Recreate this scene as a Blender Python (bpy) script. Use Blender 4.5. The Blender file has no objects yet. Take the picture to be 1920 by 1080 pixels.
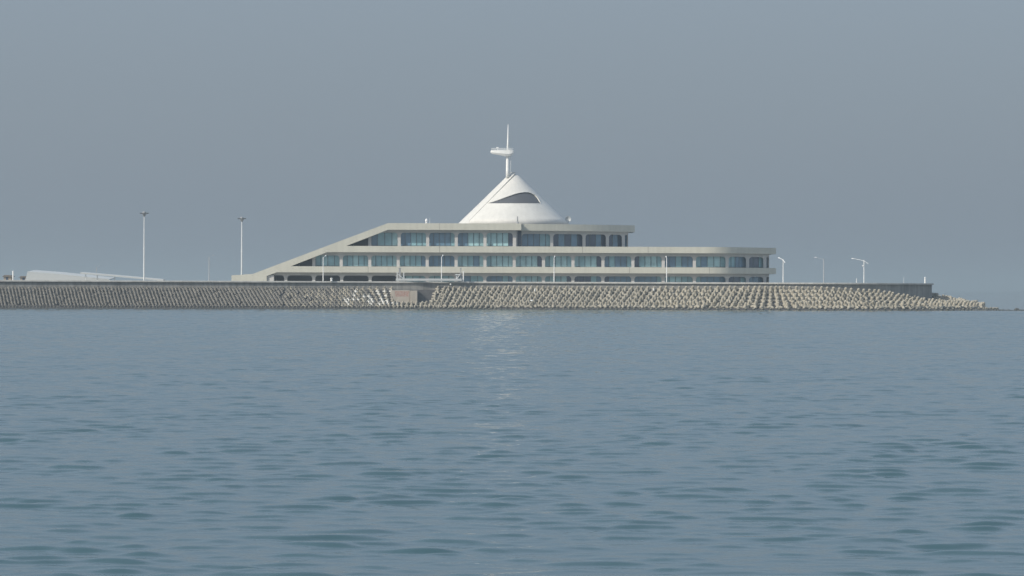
import bpy, math, random
import numpy as np
from mathutils import Vector, Matrix, Euler

random.seed(7)
rng = np.random.default_rng(11)
scene = bpy.context.scene
COL = scene.collection
R = math.radians

# ------------------------------------------------------------------ calibration
FPX = 6000.0          # focal length in photo pixels (1920 wide)
HC = 6.52             # camera height above the water
ROLL = 0.003          # the photograph is tilted by a fraction of a degree
SUN_AZ = 55.0         # degrees to the left of the line behind the camera
SUN_EL = 34.0


def P(px, py, Y):
    """photo pixel -> world point at distance Y (used to take measurements)"""
    dx, dy = px - 960.0, py - 540.0
    ddx, ddy = dx + ROLL * dy, dy - ROLL * dx
    return Vector((ddx * Y / FPX, Y, HC - ddy * Y / FPX))


def X1(px):
    return (px - 960.0) / 6.0        # metres at the facade, 1000 m away


def ZY(py, Y=1000.0):
    return HC + (540.0 - py) * Y / FPX   # height of a row on the picture's middle column


# ------------------------------------------------------------------ materials
def new_mat(name):
    m = bpy.data.materials.new(name)
    m.use_nodes = True
    return m, m.node_tree.nodes, m.node_tree.links, m.node_tree.nodes['Principled BSDF']


def mat(name, col, rough=0.7, var=0.12, scale=0.4, metallic=0.0, spec=0.3, streak=0.0, rnd=0.0,
        stain=None, stain_amt=0.0, bump=0.0, wet=False):
    m, N, L, b = new_mat(name)
    b.inputs['Roughness'].default_value = rough
    b.inputs['Metallic'].default_value = metallic
    b.inputs['Specular IOR Level'].default_value = spec
    tc = N.new('ShaderNodeTexCoord')
    nz = N.new('ShaderNodeTexNoise')
    nz.inputs['Scale'].default_value = scale
    nz.inputs['Detail'].default_value = 6
    nz.inputs['Roughness'].default_value = 0.65
    L.new(tc.outputs['Object'], nz.inputs['Vector'])
    mr = N.new('ShaderNodeMapRange')
    mr.inputs[1].default_value = 0.3
    mr.inputs[2].default_value = 0.7
    mr.inputs[3].default_value = 1 - var
    mr.inputs[4].default_value = 1 + var
    L.new(nz.outputs['Fac'], mr.inputs[0])
    val = mr.outputs[0]
    if streak:
        mp = N.new('ShaderNodeMapping')
        mp.inputs['Scale'].default_value = (1.1, 1.1, 0.07)
        L.new(tc.outputs['Object'], mp.inputs['Vector'])
        n2 = N.new('ShaderNodeTexNoise')
        n2.inputs['Scale'].default_value = 0.9
        n2.inputs['Detail'].default_value = 5
        L.new(mp.outputs[0], n2.inputs['Vector'])
        m2 = N.new('ShaderNodeMapRange')
        m2.inputs[1].default_value = 0.35
        m2.inputs[2].default_value = 0.68
        m2.inputs[3].default_value = 1 + streak * 0.4
        m2.inputs[4].default_value = 1 - streak
        L.new(n2.outputs['Fac'], m2.inputs[0])
        mm = N.new('ShaderNodeMath')
        mm.operation = 'MULTIPLY'
        L.new(val, mm.inputs[0])
        L.new(m2.outputs[0], mm.inputs[1])
        val = mm.outputs[0]
    if rnd:
        oi = N.new('ShaderNodeObjectInfo')
        m3 = N.new('ShaderNodeMapRange')
        m3.inputs[3].default_value = 1 - rnd
        m3.inputs[4].default_value = 1 + rnd
        L.new(oi.outputs['Random'], m3.inputs[0])
        mm = N.new('ShaderNodeMath')
        mm.operation = 'MULTIPLY'
        L.new(val, mm.inputs[0])
        L.new(m3.outputs[0], mm.inputs[1])
        val = mm.outputs[0]
    mx = N.new('ShaderNodeVectorMath')
    mx.operation = 'SCALE'
    mx.inputs[0].default_value = col
    L.new(val, mx.inputs['Scale'])
    out = mx.outputs[0]
    if stain is not None:
        n4 = N.new('ShaderNodeTexNoise')
        n4.inputs['Scale'].default_value = scale * 2.3
        n4.inputs['Detail'].default_value = 5
        L.new(tc.outputs['Object'], n4.inputs['Vector'])
        r4 = N.new('ShaderNodeMapRange')
        r4.inputs[1].default_value = 0.62 - stain_amt * 0.25
        r4.inputs[2].default_value = 0.72 - stain_amt * 0.25
        L.new(n4.outputs['Fac'], r4.inputs[0])
        mc = N.new('ShaderNodeMix')
        mc.data_type = 'RGBA'
        L.new(r4.outputs[0], mc.inputs[0])
        L.new(out, mc.inputs[6])
        mc.inputs[7].default_value = (*stain, 1)
        out = mc.outputs[2]
    if wet:                      # tide mark: concrete near the waterline stays dark and algae stained
        ge = N.new('ShaderNodeNewGeometry')
        sx = N.new('ShaderNodeSeparateXYZ')
        L.new(ge.outputs['Position'], sx.inputs[0])
        n5 = N.new('ShaderNodeTexNoise')
        n5.inputs['Scale'].default_value = 0.35
        L.new(ge.outputs['Position'], n5.inputs['Vector'])
        ad = N.new('ShaderNodeMath')
        ad.operation = 'MULTIPLY_ADD'
        ad.inputs[1].default_value = -0.9
        L.new(n5.outputs['Fac'], ad.inputs[0])
        L.new(sx.outputs['Z'], ad.inputs[2])
        r5 = N.new('ShaderNodeMapRange')
        r5.inputs[1].default_value = -0.1
        r5.inputs[2].default_value = 0.45
        L.new(ad.outputs[0], r5.inputs[0])
        m5 = N.new('ShaderNodeMix')
        m5.data_type = 'RGBA'
        L.new(r5.outputs[0], m5.inputs[0])
        m5.inputs[6].default_value = (0.075, 0.08, 0.07, 1)
        L.new(out, m5.inputs[7])
        out = m5.outputs[2]
    L.new(out, b.inputs['Base Color'])
    if bump:
        bp = N.new('ShaderNodeBump')
        bp.inputs['Strength'].default_value = bump
        bp.inputs['Distance'].default_value = 0.1
        L.new(nz.outputs['Fac'], bp.inputs['Height'])
        L.new(bp.outputs[0], b.inputs['Normal'])
    return m


M = {}
M['fascia'] = mat('fascia_concrete', (0.50, 0.492, 0.425), 0.6, 0.06, 0.12, streak=0.06)
M['seam'] = mat('joint_sealant', (0.22, 0.21, 0.19), 0.8, 0.1, 1.0)
M['arcade'] = mat('arcade_render', (0.50, 0.49, 0.47), 0.7, 0.08, 0.3)
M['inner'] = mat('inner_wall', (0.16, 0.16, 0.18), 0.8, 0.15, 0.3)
M['cone'] = mat('white_membrane', (0.615, 0.605, 0.57), 0.55, 0.05, 0.12, streak=0.06)
M['white'] = mat('white_paint', (0.80, 0.80, 0.78), 0.45, 0.04, 0.8)
M['galv'] = mat('galvanised_steel', (0.62, 0.64, 0.64), 0.45, 0.06, 0.8)
M['hazesteel'] = mat('haze_toned_steel', (0.40, 0.41, 0.42), 0.6, 0.08, 0.8)  # toned close to the sky: fading into haze is put into the colour
M['darkmetal'] = mat('dark_metal', (0.09, 0.10, 0.11), 0.5, 0.1, 1.0)
M['greymetal'] = mat('grey_metal', (0.28, 0.29, 0.30), 0.5, 0.1, 1.0)
M['roofgrey'] = mat('roof_membrane', (0.36, 0.36, 0.35), 0.8, 0.12, 0.3)
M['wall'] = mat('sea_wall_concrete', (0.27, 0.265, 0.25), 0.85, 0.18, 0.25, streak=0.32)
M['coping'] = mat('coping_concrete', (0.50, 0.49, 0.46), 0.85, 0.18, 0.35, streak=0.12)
M['deck'] = mat('deck_paving', (0.30, 0.30, 0.28), 0.85, 0.1, 0.5)
M['core'] = mat('rubble_core_shade', (0.065, 0.064, 0.065), 0.95, 0.4, 0.7)  # near black: the shade in gaps between blocks is put into this colour
M['tetra'] = mat('tetrapod_concrete', (0.365, 0.335, 0.27), 0.85, 0.18, 0.8, rnd=0.12, wet=True)
M['tetra_old'] = mat('old_tetrapod_concrete', (0.21, 0.20, 0.18), 0.88, 0.25, 0.5, wet=True)
M['tetra_white'] = mat('guano_stained_concrete', (0.36, 0.35, 0.31), 0.85, 0.2, 0.8, rnd=0.2,
                       stain=(0.80, 0.79, 0.75), stain_amt=0.6)
M['block'] = mat('block_concrete', (0.40, 0.36, 0.31), 0.85, 0.14, 0.5, streak=0.12)
M['redpaint'] = mat('faded_red_paint', (0.36, 0.225, 0.19), 0.8, 0.2, 1.3, stain=(0.38, 0.33, 0.29), stain_amt=0.5)
M['canopy'] = mat('canopy_sheet', (0.46, 0.48, 0.48), 0.5, 0.04, 0.1)
M['tan'] = mat('tan_render', (0.38, 0.32, 0.25), 0.8, 0.08, 0.4)
M['brownroof'] = mat('brown_roof', (0.17, 0.15, 0.135), 0.8, 0.1, 0.4)
M['rock'] = mat('wet_rock', (0.075, 0.08, 0.08), 0.7, 0.4, 0.6)
M['frame'] = mat('window_frame_metal', (0.10, 0.13, 0.14), 0.4, 0.08, 0.6)
M['cone_glass'] = mat('dark_louvre', (0.085, 0.09, 0.10), 0.5, 0.12, 0.25)


def glass(name, col, rough, spec):
    m, N, L, b = new_mat(name)
    tc = N.new('ShaderNodeTexCoord')
    nz = N.new('ShaderNodeTexNoise')
    nz.inputs['Scale'].default_value = 0.35
    nz.inputs['Detail'].default_value = 3
    L.new(tc.outputs['Object'], nz.inputs['Vector'])
    mr = N.new('ShaderNodeMapRange')
    mr.inputs[1].default_value = 0.3
    mr.inputs[2].default_value = 0.7
    mr.inputs[3].default_value = 0.82
    mr.inputs[4].default_value = 1.18
    L.new(nz.outputs['Fac'], mr.inputs[0])
    sc = N.new('ShaderNodeVectorMath')
    sc.operation = 'SCALE'
    sc.inputs[0].default_value = col
    L.new(mr.outputs[0], sc.inputs['Scale'])
    L.new(sc.outputs[0], b.inputs['Base Color'])
    b.inputs['Roughness'].default_value = rough
    b.inputs['Specular IOR Level'].default_value = spec
    b.inputs['Coat Weight'].default_value = 0.4
    b.inputs['Coat Roughness'].default_value = 0.03
    return m


GL = [glass('teal_glass_pale_blind', (0.37, 0.58, 0.60), 0.2, 0.8),
      glass('teal_glass', (0.25, 0.44, 0.48), 0.15, 0.9),
      glass('blue_glass', (0.12, 0.22, 0.31), 0.12, 1.0),
      glass('dark_glass', (0.04, 0.06, 0.105), 0.1, 1.0),
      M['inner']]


# ------------------------------------------------------------------ mesh helpers
class MB:
    def __init__(self):
        self.v, self.f, self.mi = [], [], []

    def face(self, pts, mi=0):
        i = len(self.v)
        self.v += [tuple(p) for p in pts]
        self.f.append(tuple(range(i, i + len(pts))))
        self.mi.append(mi)

    def raw(self, verts, faces, mi=0):
        i = len(self.v)
        self.v += [tuple(p) for p in verts]
        for f in faces:
            self.f.append(tuple(k + i for k in f))
            self.mi.append(mi)

    def box(self, x0, x1, y0, y1, z0, z1, mi=0, bevel=0.0):
        if bevel <= 0:
            v = [(x0, y0, z0), (x1, y0, z0), (x1, y1, z0), (x0, y1, z0),
                 (x0, y0, z1), (x1, y0, z1), (x1, y1, z1), (x0, y1, z1)]
            self.raw(v, [(0, 3, 2, 1), (4, 5, 6, 7), (0, 1, 5, 4), (1, 2, 6, 5), (2, 3, 7, 6), (3, 0, 4, 7)], mi)
        else:
            b = bevel
            pl = [(x0 + b, y0), (x1 - b, y0), (x1, y0 + b), (x1, y1 - b), (x1 - b, y1), (x0 + b, y1), (x0, y1 - b), (x0, y0 + b)]
            cx, cy = (x0 + x1) / 2, (y0 + y1) / 2
            ins = [(cx + (p[0] - cx) * (1 - 2 * b / (x1 - x0)), cy + (p[1] - cy) * (1 - 2 * b / (y1 - y0))) for p in pl]
            self.loft([[(*p, z0) for p in ins], [(*p, z0 + b) for p in pl], [(*p, z1 - b) for p in pl], [(*p, z1) for p in ins]], True, mi)

    def loft(self, rings, caps=True, mi=0, closed=True):
        i = len(self.v)
        n = len(rings[0])
        for r in rings:
            self.v += [tuple(p) for p in r]
        for k in range(len(rings) - 1):
            for j in range(n if closed else n - 1):
                a, b = i + k * n + j, i + k * n + (j + 1) % n
                self.f.append((a, b, b + n, a + n))
                self.mi.append(mi)
        if caps:
            self.f.append(tuple(i + j for j in reversed(range(n))))
            self.mi.append(mi)
            t = i + (len(rings) - 1) * n
            self.f.append(tuple(t + j for j in range(n)))
            self.mi.append(mi)

    def tube(self, pts, radii, seg=8, mi=0):
        pts = [Vector(p) for p in pts]
        rings = []
        for k, p in enumerate(pts):
            d = (pts[min(k + 1, len(pts) - 1)] - pts[max(k - 1, 0)]).normalized()
            a = Vector((0, 1, 0)) if abs(d.y) < 0.9 else Vector((1, 0, 0))
            u = d.cross(a).normalized()
            w = d.cross(u)
            r = radii[k] if isinstance(radii, (list, tuple)) else radii
            rings.append([p + (u * math.cos(t) + w * math.sin(t)) * r
                          for t in [2 * math.pi * j / seg for j in range(seg)]])
        self.loft(rings, True, mi)

    def prism_xz(self, poly, y0, y1, mi=0):
        """polygon in elevation (x, z) carried from y0 to y1"""
        n = len(poly)
        self.face([(p[0], y0, p[1]) for p in poly], mi)
        self.face([(p[0], y1, p[1]) for p in reversed(poly)], mi)
        for k in range(n):
            a, b = poly[k], poly[(k + 1) % n]
            self.face([(b[0], y0, b[1]), (a[0], y0, a[1]), (a[0], y1, a[1]), (b[0], y1, b[1])], mi)

    def prism_xy(self, poly, z0, z1, mi=0, mi_top=None):
        n = len(poly)
        self.face([(p[0], p[1], z1) for p in poly], mi if mi_top is None else mi_top)
        self.face([(p[0], p[1], z0) for p in reversed(poly)], mi)
        for k in range(n):
            a, b = poly[k], poly[(k + 1) % n]
            self.face([(a[0], a[1], z0), (b[0], b[1], z0), (b[0], b[1], z1), (a[0], a[1], z1)], mi)

    def build(self, name, mats, parent=None, origin=None, smooth=False):
        if not isinstance(mats, (list, tuple)):
            mats = [mats]
        o0 = Vector((0, 0, 0))
        if parent is not None:
            r = parent
            while r.parent is not None:
                r = r.parent
            o0 = r.location.copy()
        elif origin is not None:
            o0 = Vector(origin)
        me = bpy.data.meshes.new(name)
        me.from_pydata([(p[0] - o0.x, p[1] - o0.y, p[2] - o0.z) for p in self.v], [], self.f)
        for m in mats:
            me.materials.append(m)
        me.polygons.foreach_set('material_index', self.mi)
        if smooth:
            me.polygons.foreach_set('use_smooth', [True] * len(me.polygons))
        me.update()
        o = bpy.data.objects.new(name, me)
        COL.objects.link(o)
        if parent is not None:
            o.parent = parent
        else:
            o.location = o0
        return o


def fix_normals(o):
    import bmesh
    bm = bmesh.new()
    bm.from_mesh(o.data)
    bmesh.ops.remove_doubles(bm, verts=bm.verts, dist=0.0005)
    bmesh.ops.recalc_face_normals(bm, faces=bm.faces)
    bm.to_mesh(o.data)
    bm.free()
    return o


def tag(o, label=None, cat=None, group=None, kind=None):
    if label:
        o['label'] = label
    if cat:
        o['category'] = cat
    if group:
        o['group'] = group
    if kind:
        o['kind'] = kind
    return o


def thing(name, label, cat, loc, group=None):
    o = bpy.data.objects.new(name, None)
    COL.objects.link(o)
    o.location = loc
    o.empty_display_size = 0.5
    return tag(o, label, cat, group)


def copy_tree(o, parent=None):
    c = o.copy()
    COL.objects.link(c)
    c.parent = parent
    for ch in list(o.children):
        copy_tree(ch, c)
    return c


# ------------------------------------------------------------------ heights
Z_DECK = 7.75
Z_COPE = ZY(528.3, 978)
Z_S2T, Z_S2B = ZY(500.4), ZY(511.8)
Z_S3T, Z_S3B = ZY(462.0), ZY(473.7)
Z_RT, Z_RB = ZY(419.0), ZY(431.5)
Y_BACK = 1042.0
Z_FLOOR = Z_DECK


# facade plans: distance of the slab edge as a function of the photo column
def arc_edge(px):
    X, X0, Rr, T = X1(px), X1(1328), 12.0, R(50)
    if X <= X0:
        return 1000.0
    lim = X0 + Rr * math.sin(T)
    if X <= lim:
        return 1000.0 + Rr - math.sqrt(Rr * Rr - (X - X0) ** 2)
    return 1000.0 + Rr * (1 - math.cos(T)) + (X - lim) * math.tan(T)


def bridge_edge(px):
    if px <= 977:
        return 1000.0
    t0, Rr = R(8), 62.0
    s = math.sin(t0) + (X1(px) - X1(977)) / Rr
    s = min(s, 0.9)
    return 1002.2 + Rr * (math.cos(t0) - math.sqrt(1 - s * s))


def XF(px, edge):
    return X1(px) * edge(px) / 1000.0   # keeps the measured column when the edge recedes


def frange(a, b, step):
    n = max(1, int(round((b - a) / step)))
    return [a + (b - a) * k / n for k in range(n + 1)]


# ================================================================== BUILDING
bld = thing('terminal_building',
            'long cream terminal building with stepped storeys, sloping left end and white cone on top',
            'building', (X1(960), 1000, Z_DECK))


def slab_part(name, px0, px1, edge, zb, zt, seams=()):
    mb = MB()
    cols = frange(px0, px1, 5.0)
    front = [(XF(p, edge), edge(p)) for p in cols]
    poly = front + [(front[-1][0] - 0.2, Y_BACK), (front[0][0], Y_BACK)]
    mb.prism_xy(poly, zb, zt, 0, 1)
    o = mb.build(name, [M['fascia'], M['roofgrey']], bld)
    for s in seams:
        sb = MB()
        x = XF(s, edge)
        y = edge(s)
        sb.box(x - 0.06, x + 0.06, y - 0.012, y + 0.05, zb + 0.02, zt - 0.02)
        sb.build('joint', M['seam'], o)
    return o


slab_part('floor_slab', 545, 1455, arc_edge, Z_S2B, Z_S2T, (690, 1180, 1330))
slab_part('floor_slab', 613, 1455, arc_edge, Z_S3B, Z_S3T, (824, 1092, 1215))

# roof: straight front part and the curved, set back right part
mb = MB()
xa, xb = X1(727), X1(977)
mb.prism_xy([(xa, 1000), (xb, 1000), (xb, Y_BACK), (xa, Y_BACK)], Z_RB, Z_RT, 0, 1)
roof = mb.build('roof', [M['fascia'], M['roofgrey']], bld)
sb = MB()
sb.box(X1(824) - 0.05, X1(824) + 0.05, 999.988, 1000.05, Z_RB + 0.02, Z_RT - 0.02)
sb.build('joint', M['seam'], roof)
mb = MB()
front = [(XF(p, bridge_edge), bridge_edge(p)) for p in frange(977.5, 1190, 5)]
mb.prism_xy([(xb, front[0][1])] + front[1:] + [(front[-1][0] - 0.1, Y_BACK), (xb, Y_BACK)], Z_RB - 0.1, Z_RT - 0.1, 0, 1)
mb.build('roof', [M['fascia'], M['roofgrey']], bld)


# the sloping left end
def E(px, py):
    p = P(px, py, 1000)
    return (p.x, p.z)


mb = MB()
poly = [E(434, 516.3), E(474, 513.6), (X1(613), Z_S3T), (X1(613), Z_S3B), (X1(545), Z_S2T), (X1(545), Z_S2B),
        (X1(519), Z_S2B), E(500, 517.4), E(500, 536), E(434, 536)]
mb.prism_xz(poly, 1000, Y_BACK)
mb.build('sloping_ramp', M['fascia'], bld)
mb = MB()
RAMP_T0, RAMP_T1 = (X1(613), Z_S3T), (X1(727), Z_RT)
poly = [RAMP_T0, RAMP_T1, (X1(727), Z_RB), (X1(649), Z_S3T)]
mb.prism_xz(poly, 1000, Y_BACK)
mb.build('sloping_ramp', M['fascia'], bld)


def ramp_mid(px):
    """height just under the top of the sloping roof, keeps walls from poking through"""
    a, b = (474, E(474, 513.6)[1]), (613, Z_S3T)
    c, d = (613, Z_S3T), (727, Z_RT)
    if px < 613:
        t = (px - a[0]) / (b[0] - a[0])
        return a[1] + t * (b[1] - a[1]) - 0.7
    t = (px - c[0]) / (d[0] - c[0])
    return c[1] + t * (d[1] - c[1]) - 0.7


def arcade(name, cols, edge, z0, z1, lintel, px_a, px_b, hw=2.9, setback=2.0, thick=0.5, rad=0.95):
    """a wall of bays with round-cornered openings; cols are the pillars' photo columns"""
    mb = MB()
    stations = []      # (px, zb, zt)
    zo = z1 - lintel
    edges = [px_a] + list(cols) + [px_b]
    S = []
    for k in range(len(edges) - 1):
        L_ = edges[k] + (hw if k > 0 else 0.4)
        R_ = edges[k + 1] - (hw if k + 1 < len(edges) - 1 else 0.4)
        if k > 0 or True:
            S.append((edges[k] if k == 0 else edges[k] - hw, L_, 'p'))
        S.append((L_, R_, 'o'))
    S.append((px_b - 0.4, px_b, 'p'))

    def pt(px, z, off):
        return (XF(px, edge), edge(px) + setback + off, z)

    def ztop(px):
        return min(z1, ramp_mid(px)) if px < 727 else z1
    for a, b, kind in S:
        if b - a < 0.05:
            continue
        if kind == 'p':
            seq = [(p, z0) for p in frange(a, b, 3.2)]
        else:
            w = (b - a) / 6.0
            r = min(rad, w * 0.45)
            seq = []
            for t in np.linspace(0, 1, 7):
                seq.append((a + r * 6 * (1 - math.cos(t * math.pi / 2)), zo - r + r * math.sin(t * math.pi / 2)))
            rr = [(a + b - q[0], q[1]) for q in reversed(seq)]
            mid = [(p, zo) for p in frange(seq[-1][0], rr[0][0], 8)[1:-1]]
            seq = seq + mid + rr
        for (p, zb), (q, zc) in zip(seq[:-1], seq[1:]):
            tp, tq = ztop(p), ztop(q)
            zb2, zc2 = min(zb, tp - 0.01), min(zc, tq - 0.01)
            mb.face([pt(p, zb2, 0), pt(q, zc2, 0), pt(q, tq, 0), pt(p, tp, 0)])
            mb.face([pt(q, zc2, thick), pt(p, zb2, thick), pt(p, tp, thick), pt(q, tq, thick)])
            if kind == 'o':
                mb.face([pt(p, zb2, 0), pt(p, zb2, thick), pt(q, zc2, thick), pt(q, zc2, 0)])
        if kind == 'p':
            mb.face([pt(a, z0, 0), pt(a, ztop(a), 0), pt(a, ztop(a), thick), pt(a, z0, thick)])
            mb.face([pt(b, z0, 0), pt(b, z0, thick), pt(b, ztop(b), thick), pt(b, ztop(b), 0)])
    return mb.build(name, M['arcade'], bld)


COL2 = [587.4, 639, 692.6, 746, 800.5, 854.8, 909, 964, 1019, 1074.4, 1130.7, 1187, 1244, 1302.5, 1364, 1402.5, 1435]
COL1 = [534.8, 587.4, 640, 693.3, 746, 800.5, 854.8, 909, 964, 1019, 1074.4, 1130.7, 1187, 1244, 1302.5, 1364, 1402.5, 1435]
COL3A = [692.6, 747.8, 801.3, 855, 909, 964]
COL3B = [1034.4, 1095, 1139, 1169]
arcade('arcade_wall', COL1, arc_edge, Z_FLOOR, Z_S2B, 0.95, 501, 1443)
arcade('arcade_wall', COL2, arc_edge, Z_S2T, Z_S3B, 1.0, 560, 1443)
arcade('arcade_wall', COL3A, arc_edge, Z_S3T, Z_RB, 0.85, 662, 967.3)
arcade('arcade_wall', COL3B, bridge_edge, Z_S3T, Z_RB - 0.1, 0.95, 977.6, 1178)


def window(a, b, edge, z0, z1, npane, kinds, setback=3.5):
    """one bay of glazing: panes in one mesh, its mullions as a sub-part"""
    cols = [a + (b - a) * k / npane for k in range(npane + 1)]
    mb, fr = MB(), MB()

    def zt(px):
        return min(z1, ramp_mid(px)) if px < 727 else z1
    for k in range(npane):
        p, q = cols[k], cols[k + 1]
        x0, x1, y0, y1 = XF(p, edge), XF(q, edge), edge(p) + setback, edge(q) + setback
        j = random.uniform(-0.006, 0.006)
        mb.face([(x0, y0 + j, z0), (x1, y1 - j, z0), (x1, y1 - j, zt(q)), (x0, y0 + j, zt(p))], kinds[k % len(kinds)])
    for k, p in enumerate(cols):
        x, y = XF(p, edge), edge(p) + setback
        fr.box(x - 0.09, x + 0.09, y - 0.12, y + 0.06, z0 + 0.03, zt(p) - 0.03)
    for zz in (z0 + 0.12, ):
        for k in range(npane):
            p, q = cols[k], cols[k + 1]
            x0, x1, y0, y1 = XF(p, edge) + 0.08, XF(q, edge) - 0.08, edge(p) + setback, edge(q) + setback
            fr.raw([(x0, y0 - 0.1, zz - 0.09), (x1, y1 - 0.1, zz - 0.09), (x1, y1 - 0.1, zz + 0.09), (x0, y0 - 0.1, zz + 0.09),
                    (x0, y0 + .03, zz - 0.09), (x1, y1 + .03, zz - 0.09), (x1, y1 + .03, zz + 0.09), (x0, y0 + .03, zz + 0.09)],
                   [(0, 1, 2, 3), (3, 2, 6, 7), (4, 5, 1, 0)])
    w = mb.build('window', GL, bld)
    fr.build('window_frame', M['frame'], w)
    return w


def bays(cols, edge, z0, z1, first, last, spec):
    ed = ([first] if first else []) + list(cols) + ([last] if last else [])
    for k in range(len(ed) - 1):
        ks, n = spec(k, len(ed) - 1)
        if ks is None:
            continue
        window(ed[k] + 0.3, ed[k + 1] - 0.3, edge, z0, z1, n, ks)


PAT2 = [[1, 0, 1, 1], [1, 1, 0, 1, 1], [0, 1, 1, 1, 0], [1, 0, 1, 1, 2], [2, 2, 2, 2, 2], [0, 0, 1, 2, 0], [1, 0, 0, 0, 0],
        [0, 0, 0, 0, 3], [1, 0, 0, 0, 1], [0, 1, 0, 0, 3], [2, 1, 2, 2, 1], [3, 1, 0, 0, 1], [2, 2, 1, 2, 2], [1, 2, 0, 0, 1],
        [1, 1, 2, 2, 2], [3, 3, 1], [1, 2, 2], [3]]
PAT3 = [[2, 1, 1, 0], [2, 2, 1, 1, 1], [2, 2, 2, 2, 1], [2, 2, 0, 0, 0], [0, 0, 0, 0, 3]]


def fan(pats, first):
    def f(k, n):
        if k < first:
            return None, 0
        p = pats[(k - first) % len(pats)]
        return p, len(p)
    return f


bays(COL2, arc_edge, Z_S2T, Z_S3B, None, 1443, fan(PAT2, 0))
bays(COL3A, arc_edge, Z_S3T, Z_RB, None, None, fan(PAT3, 0))


def spec3b(k, n):
    p = [[3, 2, 2, 2, 1, 1], [3, 2, 3, 2, 3], [3, 3, 2, 3], [3, 2, 3], [2]][k]
    return p, len(p)


bays(COL3B, bridge_edge, Z_S3T, Z_RB - 0.1, 966.5, 1178, spec3b)


def spec1(k, n):
    if k < 5:
        return None, 0
    p = [[1, 0, 1, 1], [0, 1, 1, 0], [2, 2, 1, 1], [2, 2, 2, 1, 2], [0, 0, 1, 0, 1], [1, 0, 1, 0, 3], [3, 3, 3, 1, 2], [3, 2, 2, 2, 2],
         [2, 2, 2, 2, 1], [1, 0, 0, 1, 1], [1, 2, 2, 2, 2], [3, 3, 0], [2, 2, 2], [3]][(k - 5) % 14]
    return p, len(p)


bays(COL1, arc_edge, Z_FLOOR, Z_S2B, 501, 1443, spec1)

# inner and end walls that close the storeys
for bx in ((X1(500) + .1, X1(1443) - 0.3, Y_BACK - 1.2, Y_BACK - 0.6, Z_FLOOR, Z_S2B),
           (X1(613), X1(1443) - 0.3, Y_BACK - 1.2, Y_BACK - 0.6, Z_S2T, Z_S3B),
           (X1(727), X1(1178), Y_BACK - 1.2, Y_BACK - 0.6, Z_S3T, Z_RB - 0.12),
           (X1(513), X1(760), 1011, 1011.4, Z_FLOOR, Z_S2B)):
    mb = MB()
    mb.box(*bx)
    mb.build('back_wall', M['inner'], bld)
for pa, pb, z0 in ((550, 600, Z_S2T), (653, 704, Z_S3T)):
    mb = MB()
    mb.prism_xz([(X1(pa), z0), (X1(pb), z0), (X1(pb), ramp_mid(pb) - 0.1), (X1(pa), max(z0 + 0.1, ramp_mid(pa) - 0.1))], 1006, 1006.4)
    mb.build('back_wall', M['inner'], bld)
for z0, z1, px, ed in ((Z_FLOOR, Z_S2B, 1443, arc_edge), (Z_S2T, Z_S3B, 1443, arc_edge), (Z_S3T, Z_RB - 0.1, 1178, bridge_edge)):
    x = XF(px, ed)
    mb = MB()
    mb.box(x - 0.4, x - 0.02, ed(px) + 2.55, Y_BACK - 0.5, z0 + 0.01, z1 - 0.01)
    mb.build('end_wall', M['arcade'], bld)
x = X1(964)
mb = MB()
mb.box(x + 0.55, x + 0.95, 1002.6, 1010, Z_S3T + .01, Z_RB - 0.15)
mb.build('end_wall', M['arcade'], bld)
mb = MB()
mb.box(X1(500.2), X1(513), 1000.6, 1004, Z_FLOOR, Z_S2B - 0.9)
mb.build('end_wall', M['arcade'], bld)

# ---- white cone
CX, CY, CZ0 = (963 - 960) * 1024 / FPX, 1024.0, Z_RT
CAP = ZY(320.7, 1024)
CSL = 17.4 / (CAP - ZY(418, 1024))


def cone_r(z):
    return (CAP - z) * CSL


def cone_hit(px, py, extra=0.0):
    lo, hi = 1004.0, 1024.0
    g = lambda Y: (lambda p: math.hypot(p.x - CX, p.y - CY) - (cone_r(p.z) + extra))(P(px, py, Y))
    for _ in range(50):
        m = (lo + hi) / 2
        if g(m) > 0:
            lo = m
        else:
            hi = m
    return P(px, py, lo)


mb = MB()
zt = ZY(330, 1024)
rings = []
for z in np.linspace(CZ0 - 0.05, zt, 9):
    r = cone_r(z)
    rings.append([(CX + r * math.cos(a), CY + r * math.sin(a), z) for a in np.linspace(0, 2 * math.pi, 97)[:-1]])
rings.append([(CX + 0.55 * cone_r(zt) * math.cos(a), CY + 0.55 * cone_r(zt) * math.sin(a), zt + 0.35)
              for a in np.linspace(0, 2 * math.pi, 97)[:-1]])
mb.loft(rings, True)
cone = mb.build('cone_roof', M['cone'], bld, smooth=True)
# the outer shell laid over the left side of the cone
mb = MB()
outer = []
zs = np.linspace(CZ0 + 0.02, ZY(322.5, 1024), 16)
for z in zs:
    py = 540 - (z - HC) * FPX / 1024.0
    ro = max(cone_r(z), 0.25) + 0.14 + 0.41 * ((z - CZ0) / (zs[-1] - CZ0)) ** 1.5
    ri = max(cone_r(z) - 0.05, 0.12)
    xe = (np.interp(py, [323, 416], [968, 879]) - 963) * 1024 / FPX
    a1 = 2 * math.pi - math.acos(max(-0.95, min(0.95, xe / ro)))
    ang = np.linspace(R(70), a1, 40)
    ring = [(CX + ro * math.cos(a), CY + ro * math.sin(a), z) for a in ang]
    ring += [(CX + ri * math.cos(a), CY + ri * math.sin(a), z) for a in reversed(ang)]
    outer.append(ring)
mb.loft(outer, True)
mb.build('cone_shell', M['cone'], cone)
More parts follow.
